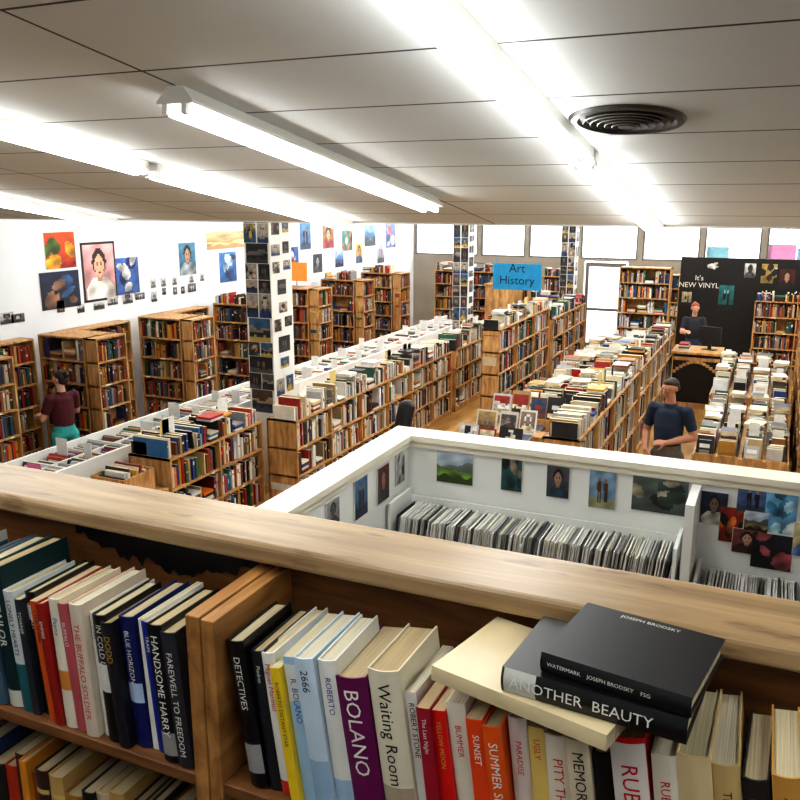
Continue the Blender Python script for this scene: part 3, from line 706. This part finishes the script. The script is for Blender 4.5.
# signs
M_SIGN=mat('turquoise_sign',(.05,.52,.72),.5,.12,9)
sg=MB(); sg.box(-.46,.46,-.012,.012,-.24,.24); 
for q in (-.4,.4): sg.box(q-.004,q+.004,-.004,.004,.24,HZ-2.32)
o=sg.build('hanging_sign',[M_SIGN],loc=(-4.45,15.1,2.32))
text('Art\nHistory',.22,MX(0,-.014,.04,'-Y'),T_K,o,ax='CENTER')
sg=MB(); sg.box(-.24,.24,-.012,.012,-.18,.18,(.90,.58,.22)); sg.box(-.012,.012,.013,.02,-.28,.0,(.6,.5,.4)); sg.box(-.12,.12,-.06,.06,-.29,-.28,(.6,.5,.4))
o=sg.build('shelf_sign',[M_V],loc=(-8.6,14.15,2.345))
s=MB(); s.box(-2.02,1.2,19.3,19.42,0,2.5); o=s.build('notice_board_wall',[M_BLACK])
text("It's\nNEW VINYL",.155,MX(-1.62,19.29,1.98,'-Y'),T_W,o,ax='CENTER')
P=MB()
for (x,z,w,h,k,p) in [(-1.05,1.65,.30,.55,'figure',((.12,.45,.47),(.05,.1,.12),(.7,.8,.7),(.05,.1,.1))),(-1.38,2.3,.26,.2,'abstract',((.10,.10,.10),(.92,.92,.88),(.8,.78,.7),(.9,.9,.9))),(-.62,2.25,.22,.30,'portrait',((.85,.85,.82),(.2,.2,.2),(.1,.1,.1),(.3,.3,.3))),(-.25,2.2,.3,.4,'abstract',((.7,.6,.3),(.2,.1,.1),(.8,.8,.7),(.1,.1,.1))),(.1,2.1,.3,.4,'portrait',((.3,.1,.1),(.7,.5,.4),(.1,.1,.1),(.1,.1,.1))),(-1.85,1.6,.2,.3,'figure',((.75,.72,.6),(.2,.2,.2),(.4,.3,.3),(.1,.1,.1)))]:
    picture(P,w,h,k,MX(x,19.294,z,'-Y'),p,14,16)
P.build('noticeboard_posters',[M_V],parent=o)
s=MB()
s.box(-1.66,-.86,15.75,15.80,0,1.0,mi=0); s.box(-1.66,-.86,15.80,16.45,0,.98,mi=0); s.box(-1.70,-.84,15.68,16.48,1.0,1.04,mi=1)
n=14
for i in range(n):
    a=-1.66+.8*i/n; b2=-1.66+.8*(i+1)/n; z=.62+.22*math.sin(math.pi*(i+.5)/n)
    s.box(a,b2,15.71,15.75,z,z+.05,mi=1)
s.box(-1.66,-.86,15.72,15.75,0,.1,mi=1)
s.box(-1.66,-.86,15.72,15.75,.88,.94,mi=1)
s.build('checkout_counter',[M_BLACK,M_WOOD])
s=MB(); s.box(-.2,.2,-.02,.02,.12,.42); s.box(-.03,.03,-.015,.015,.01,.12); s.box(-.12,.12,-.08,.08,0,.012); s.build('computer_monitor',[M_BLACK],loc=(-1.08,16.1,1.041),rot=(0,0,R(160)))
s=MB(); 
for i,c in enumerate([(.9,.9,.88),(.2,.3,.5),(.85,.8,.7),(.6,.15,.1)]): s.box(-.1+.005*i,.1-.008*i,-.14,.13,.03*i,.03*i+.028,c)
s.build('book_stack',[M_V],loc=(-1.5,16.0,1.041))

# ================================================================== PEOPLE
def sph(c,r,n=14,mrow=9):
    pts=[]
    for i in range(mrow+1):
        th=math.pi*i/mrow
        for j in range(n):
            p=2*math.pi*j/n
            pts.append((c[0]+r[0]*math.sin(th)*math.cos(p),c[1]+r[1]*math.sin(th)*math.sin(p),c[2]+r[2]*math.cos(th)))
    return pts
def hull(bm,pts):
    vs=[bm.verts.new(p) for p in pts]
    bmesh.ops.remove_doubles(bm,verts=vs,dist=1e-5)
    vs=[v for v in vs if v.is_valid]
    r=bmesh.ops.convex_hull(bm,input=vs)
    bad=[g for g in r['geom_interior'] if isinstance(g,bmesh.types.BMVert)]
    if bad: bmesh.ops.delete(bm,geom=bad,context='VERTS')
def r3(r): return r if isinstance(r,tuple) else (r,r,r)
def remesh_obj(name,parts,voxel,smooth,mats,parent):
    bm=bmesh.new()
    for a,ra,b,rb,lab in parts:
        b2=bmesh.new(); hull(b2,sph(a,r3(ra))+sph(b,r3(rb)))
        bmesh.ops.recalc_face_normals(b2,faces=b2.faces)
        me=bpy.data.meshes.new('t'); b2.to_mesh(me); b2.free(); bm.from_mesh(me); bpy.data.meshes.remove(me)
    me=bpy.data.meshes.new(name); bm.to_mesh(me); bm.free()
    o=bpy.data.objects.new(name,me); COL.objects.link(o)
    m=o.modifiers.new('r','REMESH'); m.mode='VOXEL'; m.voxel_size=voxel
    m2=o.modifiers.new('s','SMOOTH'); m2.factor=.5; m2.iterations=smooth
    dg=bpy.context.evaluated_depsgraph_get(); dg.update()
    ev=bpy.data.meshes.new_from_object(o.evaluated_get(dg))
    o.modifiers.clear(); o.data=ev; bpy.data.meshes.remove(me)
    ev.name=name
    ev.materials.clear()
    for mm in mats: ev.materials.append(mm)
    n=len(ev.polygons); ctr=np.empty(n*3); ev.polygons.foreach_get('center',ctr); ctr=ctr.reshape(-1,3)
    best=np.full(n,1e9); idx=np.zeros(n,dtype=int)
    for a,ra,b,rb,lab in parts:
        A=np.array(a,float); B=np.array(b,float); ab=B-A; L2=max(1e-9,ab@ab)
        t=np.clip(((ctr-A)@ab)/L2,0,1)
        rr=np.array(r3(ra))[None,:]*(1-t[:,None])+np.array(r3(rb))[None,:]*t[:,None]
        dv=(ctr-(A+t[:,None]*ab))/rr
        dd=(np.linalg.norm(dv,axis=1)-1)*rr.mean(axis=1)
        k=dd<best; best[k]=dd[k]; idx[k]=lab
    ev.polygons.foreach_set('material_index',idx.tolist()); ev.polygons.foreach_set('use_smooth',[True]*n)
    ev.update(); o.parent=parent
    return o
def V(*a): return Vector(a)
def person(name,loc,rotz,sc,arms,cols,shorts=False,hair='short',head=(0,0),female=False,longsleeve=False,voxel=.009,legs=None):
    SK,SHT,PNT,SHO=0,1,2,3
    g=.92 if female else 1.0
    parts=[]
    A=lambda a,ra,b,rb,l: parts.append((tuple(a),ra,tuple(b),rb,l))
    A((0,.01,.93),(.160,.115,.09),(0,.0,1.05),(.145*g,.108,.09),PNT)
    A((0,.0,1.07),(.150*g,.118,.08),(0,0,1.22),(.165*g,.125,.08),SHT)
    A((0,.0,1.22),(.165*g,.125,.08),(0,.01,1.38),(.165*g,.105,.07),SHT)
    A((-.135*g,.012,1.42),(.062,.062,.05),(.135*g,.012,1.42),(.062,.062,.05),SHT)
    A((0,.012,1.42),(.09,.07,.06),(0,.01,1.475),(.062,.058,.03),SHT)
    A((0,.012,1.46),.054,(0,-.005,1.57),.050,SK)
    for sgn,key in ((-1,'R'),(1,'L')):
        el,wr,hd,nm=arms[key]; sh=V(sgn*.185*g,.012,1.415); el=V(*el); wr=V(*wr)
        mid=sh.lerp(el,.62)
        A(sh,.066,mid,.058,SHT)
        A(mid,.05 if not longsleeve else .056,el,.043 if not longsleeve else .05,SK if not longsleeve else SHT)
        m2=el.lerp(wr,.3); A(el,.043,m2,.044,SK if not longsleeve else SHT); A(m2,.044,wr,.028,SK if not longsleeve else SHT)
        d=V(*hd).normalized(); nv=V(*nm); nv=(nv-d*nv.dot(d)).normalized(); sd=d.cross(nv)*sgn
        k0=wr+d*.015; 
        for q in (-.027,-.009,.009,.027): A(k0+sd*q*.8,.014,wr+d*.085+sd*q,.012,SK)
        for q,ln in ((-.030,.062),(-.010,.075),(.010,.080),(.030,.070)):
            p=wr+d*.09+sd*q; dirn=d.copy()
            for kk in range(3):
                dirn=(dirn+nv*.38).normalized(); p2=p+dirn*ln*(.42,.33,.25)[kk]; A(p,.0098-.001*kk,p2,.0092-.001*kk,SK); p=p2
        p=wr+d*.025+sd*.03; p2=p+(d*.5+sd*.8+nv*.35).normalized()*.042; A(p,.014,p2,.0115,SK); A(p2,.0115,p2+(d*.85+sd*.25+nv*.4).normalized()*.038,.009,SK)
        hp=V(sgn*.088,.01,.90); kn=V(sgn*.10,-.015,.50); an=V(sgn*.105,.03,.09)
        if legs: kn,an=[V(*q) for q in legs[key]]
        if shorts:
            A(hp,.098,hp.lerp(kn,.85),.082,PNT); A(hp.lerp(kn,.8),.068,kn,.055,SK); ml=SK
        else:
            A(hp,.098,kn,.070,PNT); ml=PNT
        cf=kn.lerp(an,.32)+V(0,.018,0)
        A(kn,.056 if shorts else .068,cf,.056 if shorts else .064,ml); A(cf,.056 if shorts else .064,an,.038 if shorts else .052,ml)
        A(an+V(0,.02,-.035),(.038,.045,.04),an+V(sgn*.02,-.13,-.052),(.045,.05,.030),SHO)
        A(an+V(sgn*.02,-.13,-.052),(.045,.05,.030),an+V(sgn*.022,-.17,-.058),(.036,.035,.024),SHO)
    HM=Matrix.Translation((0,0,1.56))@Matrix.Rotation(R(head[0]),4,'Z')@Matrix.Rotation(R(head[1]),4,'X')@Matrix.Translation((0,0,-1.56))
    hp_=lambda p: tuple(HM@Vector(p))
    H=lambda a,ra,b,rb,l=SK: parts.append((hp_(a),ra,hp_(b),rb,l))
    H((0,.018,1.672),(.074,.086,.080),(0,.0,1.668),(.072,.088,.078))
    H((0,-.018,1.645),(.062,.066,.055),(0,-.048,1.578),(.030,.032,.024))
    H((0,-.082,1.665),.010,(0,-.105,1.628),.0135)
    for q in (-1,1):
        H((q*.074,.012,1.655),(.010,.016,.026),(q*.078,.016,1.648),(.010,.018,.024)); H((q*.030,-.078,1.677),(.016,.010,.008),(q*.034,-.077,1.677),(.014,.010,.008))
        H((q*.035,-.062,1.628),.02,(q*.03,-.058,1.61),.02)
    H((-.014,-.0765,1.598),.008,(.014,-.0765,1.598),.008)
    root=empty(name,loc,(0,0,R(rotz))); root.scale=(sc,sc,sc)
    remesh_obj('body',parts,voxel,3,[cols['skin'],cols['shirt'],cols['pants'],cols['shoes']],root)
    e=[]; 
    for q in (-1,1): e.append((hp_((q*.030,-.0795,1.660)),(.011,.008,.007),hp_((q*.030,-.0795,1.660)),(.011,.008,.007),0)); e.append((hp_((q*.030,-.0855,1.660)),(.006,.005,.006),hp_((q*.030,-.0855,1.660)),(.006,.005,.006),1)); e.append((hp_((q*.018,-.088,1.684)),.0045,hp_((q*.044,-.081,1.683)),.004,2))
    e.append((hp_((-.018,-.0835,1.597)),.004,hp_((.018,-.0835,1.597)),.004,3))
    remesh_obj('face_features',e,.0022,0,[T_W,T_K,cols['hair'],mat('lips',(.60,.36,.32),.5)],root)
    hr=[]
    hh=lambda a,ra,b,rb: hr.append((hp_(a),ra,hp_(b),rb,0))
    if hair=='cropped':
        hh((0,.032,1.690),(.079,.078,.072),(0,.010,1.712),(.068,.080,.050))
        hh((0,.050,1.650),(.074,.058,.05),(0,.055,1.63),(.062,.050,.035))
    else:
        hh((0,.030,1.690),(.081,.084,.076),(0,.018,1.697),(.077,.086,.072))
        hh((0,.050,1.650),(.074,.062,.06),(0,.055,1.62),(.060,.050,.04))
    if hair=='long':
        hh((0,.055,1.66),(.082,.060,.07),(0,.075,1.45),(.085,.040,.05))
        for q in (-1,1): hh((q*.066,.01,1.69),(.022,.045,.04),(q*.078,.03,1.50),(.022,.035,.04))
    if hair=='bun': hh((0,.105,1.72),.042,(0,.11,1.72),.04)
    remesh_obj('hair',hr,.007,2,[cols['hair']],root)
    return root
SKN=mat('skin',(.78,.58,.48),.5,.05,20); SKN2=mat('skin_tan',(.70,.49,.39),.5,.05,20)
HB=mat('hair_black',(.05,.045,.045),.5,.4,60); HBR=mat('hair_brown',(.15,.10,.075),.6,.4,60); HR=mat('hair_auburn',(.55,.25,.13),.5,.3,60)
NV=mat('navy_tshirt',(.10,.15,.24),.85,.15,12,bump=.2); MR=mat('maroon_top',(.30,.07,.11),.85,.15,12); TL=mat('teal_shorts',(.20,.64,.62),.85,.1,12)
GY=mat('grey_trousers',(.40,.38,.36),.85,.12,12); SHO=mat('shoe_leather',(.10,.08,.07),.5,.2,12); BLK=mat('charcoal_shirt',(.14,.14,.17),.85,.2,12); DNM=mat('denim',(.16,.22,.34),.85,.15,20)
manarm={'R':((-.26,.03,1.14),(-.17,-.17,.98),(.55,-.5,-.5),(.6,.3,-.5)),'L':((.27,.03,1.15),(.06,-.19,1.10),(-.95,-.10,-.10),(0,.5,-.6))}
reach={'R':((-.24,-.08,1.18),(-.18,-.30,1.22),(.1,-1,.1),(.5,0,-1)),'L':((.24,-.06,1.16),(.16,-.28,1.14),(-.1,-1,.1),(-.5,0,-1))}
man=person('man',(-.98,9.38,0),-16,1.03,manarm,dict(skin=SKN2,shirt=NV,pants=GY,shoes=SHO,hair=HBR),hair='cropped',head=(-20,14),voxel=.008)
bg=MB()
n=12
def pt(kk,ii):
    a=2*math.pi*ii/n; z=-.05-.055*kk; w=.05+.022*kk-(.012*max(0,kk-3)); return (w*1.5*math.cos(a)+.004*math.sin(ii*2.3),w*.7*math.sin(a)+.004*math.cos(kk*3+ii),z)
for k in range(6):
    for i in range(n):
        bg.poly([pt(k,i),pt(k,i+1),pt(k+1,i+1),pt(k+1,i)][::-1],(.86,.82,.74))
bg.poly([pt(6,i) for i in range(n)],(.86,.82,.74))
for q in (-1,1): bg.box(q*.03-.006,q*.03+.006,-.004,.004,-.06,.02,(.86,.82,.74))
bg.build('carrier_bag',[M_V],parent=man,loc=(-.12,-.24,.92),smooth=True)
person('woman',(-7.93,7.45,0),-105,.95,reach,dict(skin=SKN,shirt=MR,pants=TL,shoes=SHO,hair=HBR),shorts=True,hair='bun',female=True,head=(20,0))
person('shopper',(-3.38,7.65,0),150,.965,reach,dict(skin=SKN2,shirt=BLK,pants=DNM,shoes=SHO,hair=HB),hair='long',head=(0,12),female=True,longsleeve=True)
person('bookseller',(-1.50,17.5,0),15,.98,reach,dict(skin=SKN,shirt=BLK,pants=DNM,shoes=SHO,hair=HR),hair='bun',head=(0,12),female=True)

# ================================================================== WORLD / CAMERA
w=bpy.data.worlds.new('World'); SC.world=w; w.use_nodes=True
bgn=w.node_tree.nodes['Background']; bgn.inputs['Color'].default_value=(.84,.92,1,1); bgn.inputs['Strength'].default_value=6
cam=bpy.data.cameras.new('Camera'); cam.sensor_width=36; cam.lens=37.8; cam.clip_start=.05
co=bpy.data.objects.new('Camera',cam); COL.objects.link(co); co.location=(0,0,ZC); co.rotation_euler=(R(90-13.4),0,R(24.3)); SC.camera=co
SC.view_settings.view_transform='Standard'
try: SC.view_settings.look='Medium High Contrast'
except Exception as ex: print('look',ex)
SC.view_settings.exposure=0.0
